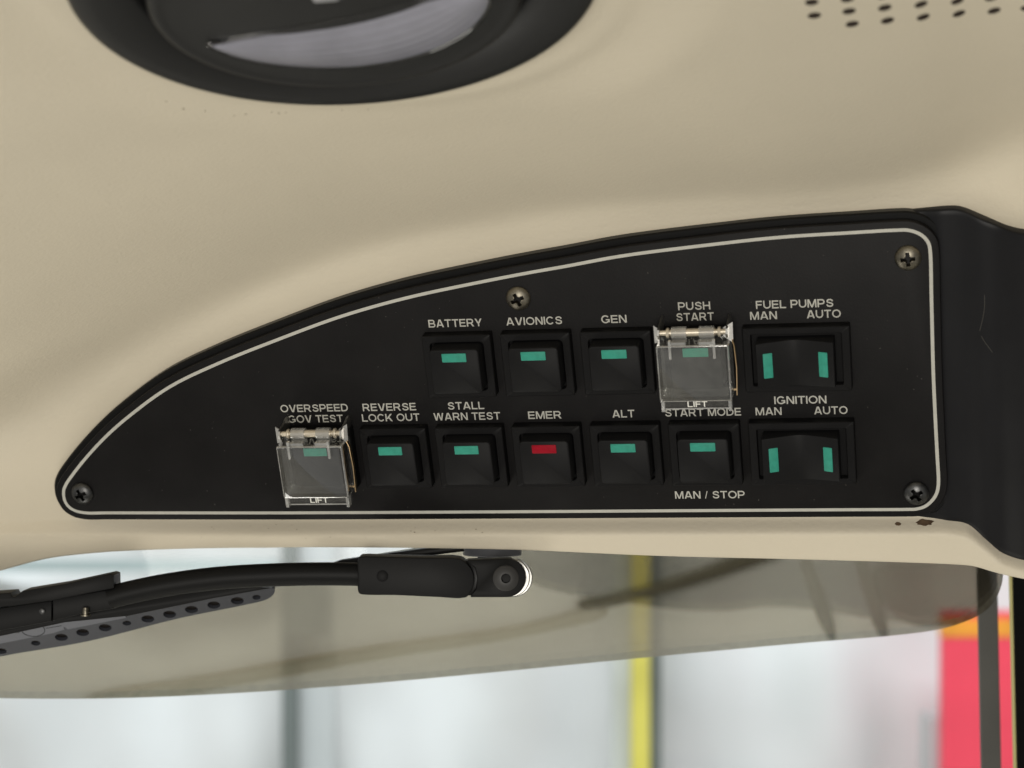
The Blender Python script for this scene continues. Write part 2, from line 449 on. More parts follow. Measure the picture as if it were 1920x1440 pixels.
# ------------------------------------------------------------------ ceiling lamp
ML = Matrix.Identity(4)
for i, a in enumerate((lx, ly, ln)): ML.col[i] = (*a, 0)
ML.col[3] = (vc[0] * MM, vc[1] * MM, vc[2] * MM, 1)
lamp = empty('reading_lamp', M @ ML)
tag(lamp, 'round black swivel lamp with a clear ribbed lens set in the beige headliner', 'lamp')
bm = bmesh.new()
lathe(bm, [(LR * a, z) for a, z in ((1.0, -4), (1.003, .3), (.998, 1.6), (.985, 2.7), (.96, 3.3), (.90, 3.0), (.83, 1.6), (.77, .2), (.74, -1.5), (.735, -6))], 120)
build(bm, 'outer_ring', m_lampblack, lamp, angle=60)
bm = bmesh.new()
lathe(bm, [(LR * a, z) for a, z in ((.70, -6), (.705, 3.0), (.70, 5.2), (.690, 6.2), (.675, 6.5), (.655, 6.2), (.63, 5.9), (.45, 6.6), (.25, 7.2), (.1, 7.4), (.001, 7.4))], 120)
disc = build(bm, 'swivel_disc', m_lampblack, lamp, angle=60)
MLi = np.array((M @ ML).inverted())


def lamp_uv(px, py, z):
    r = ray(px, py); d = np.array(c2w(r)) / MM; o = np.array(EYE)
    o4 = MLi[:3, :3] @ o + MLi[:3, 3]; d4 = MLi[:3, :3] @ d
    t = (z * MM - o4[2]) / d4[2]; p = o4 + d4 * t
    return p[0] / MM, p[1] / MM


ZL = 7.0
arc = crom([(391, 83), (430, 101), (480, 114), (540, 122), (610, 125.5), (690, 121), (760, 109), (830, 85), (880, 55), (908, 25), (917, 0), (912, -25)], per=6)
arc = [lamp_uv(x, y, ZL) for x, y in arc]
cA, cB = arc[0], arc[-1]
ch = [(cA[0] + (cB[0] - cA[0]) * t, cA[1] + (cB[1] - cA[1]) * t) for t in np.linspace(0, 1, len(arc))]
bm = bmesh.new(); rowsL = []
nr = 49
for j in range(nr):
    t = j / (nr - 1)
    tt = t
    rib = 0.16 * (1 - abs(((t * 8) % 1) * 2 - 1)) if 0 < j < nr - 1 else 0
    bow = 2.2 * math.sin(math.pi * min(1, t * 1.0)) - 1.0 * t
    row = []
    for i, (a, b) in enumerate(zip(arc, ch)):
        f = math.sin(math.pi * i / (len(arc) - 1)) ** .5
        row.append((a[0] * (1 - tt) + b[0] * tt, a[1] * (1 - tt) + b[1] * tt, ZL + .1 + (rib + bow) * f))
    rowsL.append(row)
loft(bm, rowsL, False, False, closed=False)
lens = build(bm, 'ribbed_lens', m_lens, disc, angle=20)
bm = bmesh.new()
tube(bm, [(a[0], a[1], ZL + .1) for a in arc], .55, 8); tube(bm, [(a[0], a[1], ZL + .2) for a in ch], .45, 8)
build(bm, 'lens_rim', m_clear, disc)
bm = bmesh.new()
tq = [lamp_uv(x, y, 9) for x, y in ((588, 3), (640, 4), (642, -30), (590, -30))]
slab(bm, abs(tq[1][0] - tq[0][0]), 16, 1, 6.5, 9.6, .5, (tq[0][0] + tq[1][0]) / 2, tq[0][1] + 8)
build(bm, 'finger_tab', mat('tab_grey', (.32, .32, .33), .5, .4), disc)

# ================================================================== the panel
panel = empty('switch_panel', M)
tag(panel, 'long black overhead switch panel with white border line, clear guards and green lit push keys', 'switch panel')
bm = bmesh.new()
loft(bm, [z_(offset(PLATE, -.0), -2.6), z_(PLATE, -.45), z_(offset(PLATE, -.15), -.12), z_(offset(PLATE, -.45), 0)], False, True)
build(bm, 'face_plate', m_face, panel)
bm = bmesh.new()
loft(bm, [z_(BACK, -9), z_(BACK, -3.6), z_(offset(BACK, -.5), -3.0)], False, True)
build(bm, 'backing_plate', m_back, panel)
bm = bmesh.new()
loft(bm, [z_(offset(LINE, -.53), .02), z_(offset(LINE, -.53), .07), z_(offset(LINE, .53), .07), z_(offset(LINE, .53), .02)], False, False)
build(bm, 'border_line', m_print, panel)


T_ = 0.158                                  # stroke weight of the lettering, as a share of the capital height


def rect(x0, x1, y0, y1): return [[(x0, y0), (x1, y0), (x1, y1), (x0, y1)]]


def para(x0, x1, y0=0.0, y1=1.0, wd=.19): return [[(x0 - wd / 2, y0), (x0 + wd / 2, y0), (x1 + wd / 2, y1), (x1 - wd / 2, y1)]]


def stroke(pts, t=T_, closed=False):
    P = np.array(pts, float)
    T = (np.roll(P, -1, 0) - np.roll(P, 1, 0)) if closed else np.gradient(P, axis=0)
    T /= np.linalg.norm(T, axis=1)[:, None]; N = np.stack([-T[:, 1], T[:, 0]], 1) * t / 2
    a, b = P + N, P - N; q = []
    for k in range(len(P) if closed else len(P) - 1):
        l = (k + 1) % len(P); q.append([tuple(a[k]), tuple(b[k]), tuple(b[l]), tuple(a[l])])
    return q


def ell(cx, cy, rx, ry, a0, a1, n=22): return [(cx + rx * math.cos(math.radians(a0 + (a1 - a0) * k / n)), cy + ry * math.sin(math.radians(a0 + (a1 - a0) * k / n))) for k in range(n + 1)]


def bowl(x0, x1, y0, y1): ry = (y1 - y0) / 2; rx = min(ry * 1.05, (x1 - x0) * .6); return stroke([(x0, y1)] + ell(x1 - rx, (y0 + y1) / 2, rx, ry, 90, -90, 16) + [(x0, y0)])


h_ = T_ / 2; S_ = T_ * 1.06
GL = {
    'A': (.98, [para(.095, .455), para(.885, .525), rect(.24, .74, .20, .35)]),
    'B': (.90, [rect(.0, S_, 0, 1), bowl(S_, .86 - h_ - .03, .5, 1 - h_), bowl(S_, .90 - h_, h_, .5)]),
    'C': (.96, [stroke(ell(.49, .5, .49 - h_, .5 - h_ + .01, 38, 322, 34))]),
    'D': (.92, [rect(0, S_, 0, 1), bowl(S_, .92 - h_, h_, 1 - h_)]),
    'E': (.82, [rect(0, S_, 0, 1), rect(S_, .80, 1 - T_, 1), rect(S_, .76, .43, .43 + T_), rect(S_, .82, 0, T_)]),
    'F': (.76, [rect(0, S_, 0, 1), rect(S_, .76, 1 - T_, 1), rect(S_, .70, .42, .42 + T_)]),
    'G': (1.02, [stroke(ell(.5, .5, .5 - h_, .5 - h_ + .01, 40, 338, 36)), rect(.54, 1.0, .37, .37 + T_ * .95), rect(1.0 - S_, 1.0, .12, .37)]),
    'H': (.90, [rect(0, S_, 0, 1), rect(.90 - S_, .90, 0, 1), rect(S_, .90 - S_, .43, .43 + T_)]),
    'I': (S_, [rect(0, S_, 0, 1)]),
    'K': (.94, [rect(0, S_, 0, 1), para(.20, .80, .30, 1, .23), para(.83, .38, 0, .62, .22)]),
    'L': (.74, [rect(0, S_, 0, 1), rect(S_, .74, 0, T_)]),
    'M': (1.06, [rect(0, S_ * .95, 0, 1), rect(1.06 - S_ * .95, 1.06, 0, 1), para(.53, .13, 0, 1, .17), para(.53, .93, 0, 1, .17)]),
    'N': (.90, [rect(0, S_, 0, 1), rect(.90 - S_, .90, 0, 1), para(.80, .10, 0, 1, .20)]),
    'O': (1.06, [stroke(ell(.53, .5, .53 - h_, .5 - h_ + .01, 0, 360 - 360 / 40, 39), closed=True)]),
    'P': (.86, [rect(0, S_, 0, 1), bowl(S_, .86 - h_, .42, 1 - h_)]),
    'R': (.94, [rect(0, S_, 0, 1), bowl(S_, .87 - h_, .45, 1 - h_), para(.84, .53, 0, .46, .215)]),
    'S': (.90, [stroke(crom([(.79, .70), (.73, .83), (.58, .912), (.42, .915), (.25, .86), (.165, .745), (.20, .63), (.32, .565), (.60, .48), (.74, .41), (.80, .28), (.73, .15), (.58, .088), (.40, .085), (.22, .15), (.12, .31)], per=4))]),
    'T': (.84, [rect(.42 - S_ / 2, .42 + S_ / 2, 0, 1 - T_), rect(0, .84, 1 - T_, 1)]),
    'U': (.90, [stroke([(h_, 1), (h_, .8), (h_, .55)] + ell(.45, .42, .45 - h_, .42 - h_, 180, 360, 20) + [(.90 - h_, .55), (.90 - h_, .8), (.90 - h_, 1)])]),
    'V': (.94, [para(.435, .095), para(.505, .845)]),
    'W': (1.34, [para(.33, .09, 0, 1, .175), para(.36, .655, 0, 1, .165), para(.98, .685, 0, 1, .165), para(1.01, 1.25, 0, 1, .175)]),
    'Y': (.92, [rect(.46 - S_ / 2, .46 + S_ / 2, 0, .42), para(.42, .10, .40, 1, .20), para(.50, .82, .40, 1, .20)]),
    '/': (.36, [para(.05, .31, 0, 1, .10)]),
}


def legend(s, u0, u1, base, parent, z=.07, cap=2.62, m=m_print, name='legend'):
    bm = bmesh.new(); x = 0; gl = []
    for c in s:
        if c == ' ': x += .42; continue
        gl.append((x, GL[c][1])); x += GL[c][0] + .135
    tot = x - .135; sx = (u1 - u0) / tot; k = 0
    for gx, parts in gl:
        for n_, part in enumerate(parts):
            for q in part:
                vs = [bm.verts.new((u0 + (gx + p[0]) * sx, base + p[1] * cap, z + .006 * n_)) for p in q]
                bm.faces.new(vs)
    bmesh.ops.remove_doubles(bm, verts=bm.verts, dist=1e-4)
    for f in bm.faces:
        f.normal_update()
    o = build(bm, name, m, parent, smooth=False)
    return o


for s, u0, u1, b in (('BATTERY', -32.4, -14.7, 20.3), ('AVIONICS', -6.7, 11.5, 20.3), ('GEN', 24.1, 32.2, 20.2), ('PUSH', 48.8, 58.9, 23.85), ('START', 47.9, 59.8, 20.25),
                     ('FUEL PUMPS', 73.1, 96.9, 23.6), ('MAN', 71.1, 79.4, 20.05), ('AUTO', 88.6, 99.0, 20.05), ('IGNITION', 77.0, 93.3, -8.45), ('MAN', 70.9, 79.1, -12.15),
                     ('AUTO', 89.3, 99.7, -12.15), ('START MODE', 41.9, 66.3, -12.1), ('MAN / STOP', 43.1, 65.7, -41.0), ('ALT', 24.9, 32.1, -12.15), ('EMER', -2.8, 8.2, -12.15),
                     ('STALL', -29.4, -17.1, -8.4), ('WARN TEST', -34.5, -12.1, -12.15), ('REVERSE', -58.3, -40.1, -8.4), ('LOCK OUT', -59.0, -39.3, -12.15),
                     ('OVERSPEED', -86.8, -63.4, -8.3), ('GOV TEST', -84.6, -65.6, -12.15)):
    legend(s, u0, u1, b, panel)


bm = bmesh.new(); rd = random.Random(3)
PL = np.array(PLATE)
for k in range(150):
    u, v = rd.uniform(-160, 124), rd.uniform(-46, 50)
    cr = sum(((PL[i][1] > v) != (PL[i - 1][1] > v)) and (u < (PL[i - 1][0] - PL[i][0]) * (v - PL[i][1]) / (PL[i - 1][1] - PL[i][1]) + PL[i][0]) for i in range(len(PL)))
    if cr % 2 == 0: continue
    r = rd.uniform(.04, .13); a0 = rd.uniform(0, 6); el = rd.uniform(1, 2.4)
    f = [bm.verts.new((u + r * el * math.cos(a) * math.cos(a0) - r * math.sin(a) * math.sin(a0), v + r * el * math.cos(a) * math.sin(a0) + r * math.sin(a) * math.cos(a0), .03)) for a in [q * 1.05 for q in range(6)]]
    c = bm.verts.new((u, v, .03 + r * .6))
    for q in range(6): bm.faces.new((f[q], f[(q + 1) % 6], c))
tag(build(bm, 'dust_speck', mat('dust', (0.10, 0.095, 0.085), .9, .05), panel), kind='stuff')

# ------------------------------------------------------------------ screws
def screw_bm():
    bm = bmesh.new(); n = 72; R = 4.0; g = []; rec = {}
    for i in range(n + 1):
        row = []
        for j in range(n + 1):
            a, b = -1 + 2 * i / n, -1 + 2 * j / n           # square to disc
            x = a * math.sqrt(1 - b * b / 2) * R; y = b * math.sqrt(1 - a * a / 2) * R
            r = math.hypot(x, y); z = 2.5 * math.sqrt(max(0, 1 - (r / R) ** 2 * .93)) - .2
            ax, ay = abs(x), abs(y)
            wdt = .44
            d1 = max(ax - (wdt + .25 * max(0, 1 - ay)), ay - 2.1); d2 = max(ay - (wdt + .25 * max(0, 1 - ax)), ax - 2.1)
            d = min(d1, d2, math.hypot(x, y) - 1.0)
            t = min(1, max(0, .5 - d / .22)); z -= t * (1.9 + .9 * (1 - r / 2.2)); rec[(i, j)] = t
            row.append((x, y, z))
        g.append(row)
    vs = [[bm.verts.new(p) for p in r] for r in g]
    for i in range(n):
        for j in range(n):
            f = bm.faces.new((vs[i][j], vs[i + 1][j], vs[i + 1][j + 1], vs[i][j + 1]))
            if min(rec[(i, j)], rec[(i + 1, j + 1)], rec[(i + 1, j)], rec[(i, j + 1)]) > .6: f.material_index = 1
    lathe(bm, [(R, .46), (R * 1.0, -.3)], 64)
    return bm


for (u, v, rot, m) in ((-1.9, 29.4, 23, m_screw), (119.9, 38.7, 4, m_screw), (120.0, -39.6, 33, m_screwd), (-163.4, -37.3, 24, m_screwd)):
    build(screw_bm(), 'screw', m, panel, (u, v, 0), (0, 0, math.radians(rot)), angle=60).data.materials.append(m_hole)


# ------------------------------------------------------------------ switches
def push_switch():
    bm = bmesh.new()
    loft(bm, [z_(rr(22.6, 21.4, .5), .0), z_(rr(22.6, 21.4, .5), 3.75), z_(rr(22.1, 20.9, .5), 4.0), z_(rr(17.9, 17.0, 1.4), 4.0), z_(rr(17.6, 16.7, 1.3), 3.8), z_(rr(17.6, 16.7, 1.3), 1.6)], False, True)
    s = build(bm, 'push_switch', m_bezel, panel)
    bm = bmesh.new()
    loft(bm, [z_(rr(16.5, 15.5, 1.3), 1.62), z_(rr(16.2, 15.2, 1.3), 8.5), z_(rr(16.0, 15.0, 1.25), 8.85), z_(rr(15.6, 14.6, 1.1), 9.0)], False, True)
    k = build(bm, 'key', m_key, s, (.1, .1, 0))
    bm = bmesh.new(); slab(bm, 8.0, 2.95, .25, 8.9, 9.22, .15)
    build(bm, 'indicator', m_green, k, (0, 4.9, 0))
    return s


names = {(-22.9, 8.05): 'BATTERY', (2.9, 8.05): 'AVIONICS', (28.8, 8.05): 'GEN', (54.4, 8.0): 'PUSH START', (-73.8, -24): 'OVERSPEED GOV TEST', (-48.1, -24): 'REVERSE LOCK OUT',
         (-22.4, -24): 'STALL WARN TEST', (3.3, -24): 'EMER', (29.0, -24): 'ALT', (54.5, -24): 'START MODE'}
proto = None
for (u, v), nm in names.items():
    if proto is None: proto = o = push_switch(); o.location = (u * MM, v * MM, 0)
    else: o = dup(proto, panel, (u, v, 0))
    o['label'] = 'push switch with a %s lit key at the %s legend' % ('red' if nm == 'EMER' else 'green', nm)
    if nm == 'EMER':
        for k in o.children:
            for i in k.children:
                i.data = i.data.copy(); i.data.materials.clear(); i.data.materials.append(m_red); i['label'] = 'red indicator bar'


def rocker_switch():
    bm = bmesh.new()
    loft(bm, [z_(rr(33.0, 21.4, .4), 0), z_(rr(33.0, 21.4, .4), 3.75), z_(rr(32.5, 20.9, .4), 4.0), z_(rr(28.2, 17.4, .5), 4.0), z_(rr(27.9, 17.1, .5), 3.8), z_(rr(27.9, 17.1, .5), 1.4)], False, True)
    s = build(bm, 'rocker_switch', m_bezel, panel)
    bm = bmesh.new(); lp = []

    def top(x): return 5.0 + 3.5 * (math.sqrt((x / 11.9) ** 2 + .035) - .187) / .83
    xs = [-11.95] + list(np.linspace(-11.75, 11.75, 41)) + [11.95]
    for k, x in enumerate(xs):
        t = top(x); e = .25 if k in (0, len(xs) - 1) else 0
        lp.append([(x, -8.2 + e, 1.3), (x, -7.6 + e - .6 * (1 - abs(x) / 12), t - .45), (x, -7.45 + e - .6 * (1 - abs(x) / 12), t - .12 - e), (x, -7.1 + e - .6 * (1 - abs(x) / 12), t - e), (x, 6.8 - e, t - e), (x, 7.1 - e, t - .12 - e), (x, 7.25 - e, t - .45), (x, 7.25 - e, 1.3)])
    loft(bm, lp, True, True)
    k = build(bm, 'rocker', m_key, s, (-.2, -.2, 0))
    sl = math.atan(4.0 / 11.9)
    for sg in (-1, 1):
        bm = bmesh.new(); slab(bm, 2.95, 8.2, .25, -.1, .25, .12)
        build(bm, 'indicator', m_green, k, (sg * 8.5, -.3, top(8.5)), (0, -sg * sl, 0))
    return s


r1 = rocker_switch(); r1.location = (85.2 * MM, 7.9 * MM, 0)
r1['label'] = 'wide two way rocker switch below the FUEL PUMPS legend'
r2 = dup(r1, panel, (85.2, -24.0, 0)); r2['label'] = 'wide two way rocker switch below the IGNITION legend'


# ------------------------------------------------------------------ clear lift guards
def guard():
    bm = bmesh.new()
    W, T, B = 11.3, 9.3, -9.4; zt, z0, th = 14.2, 5.2, 1.15
    # shell: outer and inner skin of a box that is open to the back
    out = [z_(rr(2 * W, T - B, .6, 3, 0, (T + B) / 2), z0), z_(rr(2 * W, T - B, .6, 3, 0, (T + B) / 2), zt - .5),
           z_(rr(2 * W - .5, T - B - .5, .5, 3, 0, (T + B) / 2), zt - .1), z_(rr(2 * W - 1.0, T - B - 1.0, .4, 3, 0, (T + B) / 2), zt)]
    ins = [z_(rr(2 * W - 2 * th, T - B - 2 * th, .4, 3, 0, (T + B) / 2), z0), z_(rr(2 * W - 2 * th - .3, T - B - 2 * th - .3, .4, 3, 0, (T + B) / 2), zt - th)]
    a = loft(bm, out, False, True); b = loft(bm, ins, False, True)
    n = len(a[0])
    for i in range(n):
        j = (i + 1) % n; bm.faces.new((a[0][i], b[0][i], b[0][j], a[0][j]))
    nb = len(bm.faces)
    box(bm, -W + .5, W - .5, B - 3.4, B - .05, zt - 4.6, zt - 2.9)        # lifting lip
    box(bm, -W + 1.35, W - 1.35, B - 3.4, B - 3.0, zt - 2.85, zt - 2.5)
    box(bm, -W + .3, -W + 1.3, B - 3.4, B - .05, zt - 2.85, zt - .6)
    box(bm, W - 1.3, W - .3, B - 3.4, B - .05, zt - 2.85, zt - .6)
    bm.faces.ensure_lookup_table()
    for k, f in enumerate(bm.faces):
        le = sorted(e.calc_length() for e in f.edges)
        if nb <= k < nb + 6: f.material_index = 2
        elif (k < nb and len(f.verts) == 4 and le[0] < .75) or (k >= nb + 6): f.material_index = 1
    g = build(bm, 'switch_guard', m_guard, panel, smooth=True, angle=30); g.data.materials.append(m_edge); g.data.materials.append(m_frost)
    bm = bmesh.new()                                                       # hinge arms and knuckles
    for s in (-1, 1):
        x0, x1 = (-6.6, -2.0) if s < 0 else (2.0, 6.6)
        lathe(bm, [(.95, x0), (1.9, x0), (1.9, x1), (.95, x1)], 20, 'x', (0, 12.0, 9.6))
        box(bm, x0, x1, 8.9, 10.2, 9.0, 13.6)
        xe = -7.3 if s < 0 else 6.4
        box(bm, xe, xe + .8, 5.0, 11.0, zt - .9, zt + .35)
    bm.faces.ensure_lookup_table()
    build(bm, 'hinge_knuckle', m_edge, g)
    bm = bmesh.new(); lathe(bm, [(.01, -10.2), (.9, -10.2), (.9, 10.2), (.01, 10.2)], 16, 'x', (0, 12.0, 9.6))
    for x in (-7.8, 8.2): lathe(bm, [(.5, x - .45), (1.5, x - .45), (1.7, x), (1.5, x + .45), (.5, x + .45)], 18, 'x', (0, 12.0, 9.6))
    lathe(bm, [(.9, -6.9), (1.25, -6.85), (1.25, 6.85), (.9, 6.9)], 18, 'x', (0, 12.0, 9.6))
    build(bm, 'hinge_pin', m_pin, g)
    for s in (-1, 1):
        bm = bmesh.new()
        P = [(14.6, 3.2), (14.2, 4.4), (13.4, 10.8), (11.9, 11.6), (10.4, 10.8), (9.4, 5.0), (9.2, .4), (14.6, .4)]
        x = 10.6 * s
        loft(bm, [[(x - .35 + s * .1 * 0, p[0], p[1]) for p in P], [(x + .35, p[0], p[1]) for p in P]], True, True)
        F_ = [(12.3, 14.7), (12.3, 8.5), (9.2, 10.4), (9.2, 12.9)] if s > 0 else [(-12.2, 14.5), (-12.2, 8.6), (-10.7, 9.0), (-10.9, 13.4)]
        loft(bm, [[(p[0], p[1], 8.0 + abs(p[0]) * .12 - (s > 0) * (p[1] - 11) * .25 + q) for p in ccw(F_)] for q in (-.5, 0)], True, True)
        build(bm, 'hinge_bracket', m_metal, g)
    bm = bmesh.new()
    P = [(12.1, 9.6, 10.4), (12.5, 7.5, 9.6), (12.75, 0, 9.0), (12.55, -4, 8.8), (12.3, -8.6, 8.6), (12.3, -9.3, 8.6)]
    loft(bm, [[(p[0] - .12, p[1], p[2] - .8), (p[0] + .12, p[1], p[2] - .8), (p[0] + .12, p[1], p[2] + .8), (p[0] - .12, p[1], p[2] + .8)] for p in P], True, True)
    box(bm, 11.35, 12.2, -7.8, -7.2, 8.4, 9.0)
    build(bm, 'spring_clip', m_gold, g)
    legend('LIFT', -3.1, 3.1, B - 2.75, g, zt - 2.75, 1.9, mat('lift_letter', (.75, .74, .68), .4, .4), 'embossed_letters')
    return g


g1 = guard(); g1.location = (54.3 * MM, 7.9 * MM, 0); g1.data = g1.data; g1['label'] = 'clear hinged guard over the PUSH START key'
g2 = dup(g1, panel, (-73.9, -24.1, 0)); g1.data = g1.data.copy(); g1.data.materials[0] = m_guard_hazy; g2['label'] = 'clear hinged guard over the OVERSPEED GOV TEST key'

# ================================================================== sun visor under the panel's lower lip
MV = Matrix.Identity(4)
nv = nrm(np.array([0.06, .76, -.65])); xv = nrm(np.array([1, 0, 0.06 / .65])); xv = nrm(xv - nv * (xv @ nv)); yv = np.cross(nv, xv)
if yv[1] > 0: pass
PV = ray(500, 1112) * 728
for i, a in enumerate((xv, yv, nv)): MV.col[i] = (*(c2w(a) / MM), 0)
MV.col[3] = (*(EYE + c2w(PV)), 1)


def vis(px, py, z=0.0):
    r = ray(px, py); t = ((PV + nv * z) @ nv) / (r @ nv); p = r * t - PV
    return p @ xv, p @ yv


def camf(px, py, depth):                       # point on a plane facing the view, in plain (right, up, towards viewer) mm
    r = ray(px, py) * depth
    return r[0], -r[1]


visor = empty('sun_visor', MV)
tag(visor, 'amber tinted sun visor on a black jointed arm with perforated upper rail', 'sun visor')
vpx = crom([(-140, 1240), (0, 1205), (260, 1152), (515, 1103), (640, 1064), (780, 1040), (900, 1016), (1100, 1000), (1500, 1000), (1840, 1010), (1878, 1040), (1881, 1075), (1876, 1103), (1862, 1131),
            (1838, 1152), (1800, 1169), (1760, 1180), (1700, 1189), (1500, 1206), (1240, 1230), (900, 1263), (700, 1281), (500, 1296), (300, 1306.5), (150, 1310), (0, 1309), (-140, 1304)], True, 5)
VO = ccw([vis(*p) for p in vpx])
bm = bmesh.new()
loft(bm, [z_(VO, -3.0), z_(VO, 0)], True, True)
for f in bm.faces:
    if len(f.verts) == 4: f.material_index = 1
sheet = build(bm, 'tinted_sheet', m_visor, visor, smooth=False); sheet.data.materials.append(hazy('visor_cut_edge', (.42, .45, .42), .3, 0, (.02, .02), .5))
# perforated rail, lying on the sheet
rp = ccw([vis(x, y, 2) for x, y in crom([(515, 1106), (513, 1114), (500, 1124), (470, 1132), (333, 1160), (167, 1202), (0, 1231), (-140, 1262), (-140, 1224), (0, 1192), (122, 1166), (238, 1140), (400, 1120), (480, 1104), (505, 1101.5)], True, 4)])
hl = []
for x, y, a in ((481, 1120, .65), (445, 1126.5, 1), (401, 1134.5, 1), (359, 1143, 1), (318, 1152, 1), (277, 1160.5, 1), (238, 1168.5, .68), (197, 1177, 1), (155, 1186, 1), (115, 1195, 1), (67, 1206, .72), (3, 1221, .8), (-40, 1230, 1)):
    cx, cy = vis(x, y, 2); r = 2.25 * a
    hl.append([(cx + r * math.cos(t), cy + r * math.sin(t)) for t in [2 * math.pi * k / 20 for k in range(20)]])
bm = bmesh.new(); holes_prism(bm, rp, hl, 0.6, 2.0)
rail = build(bm, 'perforated_rail', m_rail, visor, angle=30)
bm = bmesh.new(); loft(bm, [z_(offset(rp, -.8), .15), z_(offset(rp, -.8), .5)], True, True)
build(bm, 'rail_backing', m_hole, rail)


def prism_px(name, m, px, depth, thick, bev=.5, parent=None, round_=None, mw=None):
    """solid whose front outline faces the viewer at its own distance, going straight back by its thickness"""
    P = ccw([camf(x, y, depth) for x, y in px])
    bm = bmesh.new()
    loft(bm, [[(p[0], p[1], -depth - thick) for p in P], [(p[0], p[1], -depth - bev) for p in P], [(p[0], p[1], -depth - bev * .3) for p in offset(P, -bev * .3)], [(p[0], p[1], -depth) for p in offset(P, -bev)]], True, True)
    o = build(bm, name, m, parent, angle=40)
    return o


MC = Matrix.Translation(EYE) @ Matrix.Rotation(math.radians(90), 4, 'X')          # right, up, towards viewer


def to_visor(o, root=None):
    o.parent = root or visor
    o.matrix_parent_inverse = Matrix.Identity(4)
    base = MV.inverted() @ MC
    if root is not None and root is not visor: base = Matrix.Identity(4)
    o.matrix_basis = base
    return o


# upright web of the rail
web = prism_px('rail_web', m_arm, [(-140, 1200), (-140, 1226), (0, 1193), (122, 1167), (240, 1155), (400, 1122), (507, 1103), (467, 1101), (400, 1106), (233, 1128), (100, 1160), (0, 1180)], 699, 5, .3); to_visor(web)
# edge seal that carries on from the rail to the hinge
sealo = prism_px('edge_seal', m_back, [(560, 1078), (640, 1050), (740, 1036), (836, 1023), (870, 1020), (870, 1034), (796, 1043), (702, 1056), (640, 1072), (565, 1092)], 706, 4, .3); to_visor(sealo)
# arm
bm = bmesh.new(); DA = 694
P = []
for x, y in crom([(205, 1121), (222, 1116), (300, 1099), (400, 1085), (500, 1078.5), (600, 1076), (690, 1077)], per=6):
    a, b = camf(x, y, DA); P.append((a, b, -DA))
tube(bm, P, 3.9, 24)
arm = build(bm, 'support_arm', m_arm); to_visor(arm)
# hinge block
blk = prism_px('hinge_block', m_arm, crom([(671, 1050), (672, 1046), (676, 1044), (720, 1044.5), (800, 1046), (862, 1047.5), (874, 1055), (885, 1069), (889, 1083), (888, 1098), (882, 1111), (873, 1120.5), (820, 1119.5), (740, 1116), (680, 1115), (674, 1113), (671, 1108), (670.5, 1080)], True, 3), 688, 12, .45); to_visor(blk)
bm = bmesh.new(); a, b = camf(717, 1080, 688)
lathe(bm, [(1.95, -688 - .1), (1.95, -687.9), (1.6, -687.8), (1.5, -687.75), (.01, -687.7)], 24, 'z', (a, b, 0))
to_visor(build(bm, 'hinge_pin', m_bezel, blk), blk)
kn = [(877, 1050), (950, 1047)] + [(950 + 36.5 * math.cos(t), 1083.5 + 36.5 * math.sin(t)) for t in np.linspace(-math.pi / 2, math.pi / 2, 15)] + [(882, 1120), (892, 1104), (895, 1085), (891, 1066)]
knu = prism_px('knuckle', m_arm, kn, 689, 7, .4); to_visor(knu)
for k, (x, d) in enumerate(((957, 692), (962, 695.2))):
    bm = bmesh.new(); a, b = camf(x, 1083.5, d); R0 = 36.5 * d / F
    lathe(bm, [(.01, -d - 2.6), (R0 - .3, -d - 2.6), (R0, -d - 2.3), (R0, -d - .4), (R0 - .3, -d), (.01, -d)], 40, 'z', (a, b, 0))
    to_visor(build(bm, 'washer', m_wash, knu), knu)
tg = prism_px('hinge_tongue', m_back, [(790, 1050), (930, 1051), (930, 1117), (790, 1116)], 691, 6, .2); to_visor(tg)
bm = bmesh.new(); a, b = camf(948.5, 1084, 689)
prof = [(4.3, -689.3), (4.3, -688.6), (4.0, -688.3), (1.6, -688.0)]
lathe(bm, prof, 36, 'z', (a, b, 0)); lathe(bm, [(1.6, -688.0), (1.55, -689.4), (.01, -689.4)], 6, 'z', (a, b, 0))
to_visor(build(bm, 'socket_bolt', mat('bolt_black', (.03, .029, .028), .45, .3), knu), knu)
bm = bmesh.new(); a, b = camf(923, 1022, 716); a2, b2 = camf(923, 1040.5, 716)
lathe(bm, [(.01, b2), (9.8, b2), (10.1, b2 + .3), (10.1, b - .2), (9.8, b + .2), (.01, b + .2)], 48, 'y', (a, 0, -716))
to_visor(build(bm, 'pivot_disc', m_clamp))
bm = bmesh.new(); lathe(bm, [(5.0, b2 - 2.6), (5.0, b2 + .2)], 32, 'y', (a, 0, -712), True, True)
to_visor(build(bm, 'pivot_neck', m_arm))
# clamps that grip the rail
c1 = prism_px('clamp', m_arm, [(-140, 1145), (-140, 1122), (19, 1111), (23, 1118), (27, 1119), (43, 1107.5), (120, 1095), (206, 1076.5), (213, 1079), (213.5, 1103), (98, 1126), (20, 1137)], 690, 12, .4); to_visor(c1)
c2 = prism_px('clamp_jaw', m_arm, [(99, 1124), (213, 1104), (213, 1141), (150, 1152), (99, 1164)], 692, 8, .4); to_visor(c2, None)
c3 = prism_px('clamp_jaw', m_arm, [(-140, 1163), (20, 1137), (97, 1126), (97, 1165), (0, 1183), (-140, 1212)], 693.5, 8, .4); to_visor(c3, None)


def visor_slab(name, m, px, z1, thick, bev=.3):
    P = ccw([vis(x, y, z1) for x, y in px]); bm = bmesh.new()
    loft(bm, [z_(P, z1 - thick), z_(P, z1 - bev), z_(offset(P, -bev), z1)], True, True)
    return build(bm, name, m, visor)


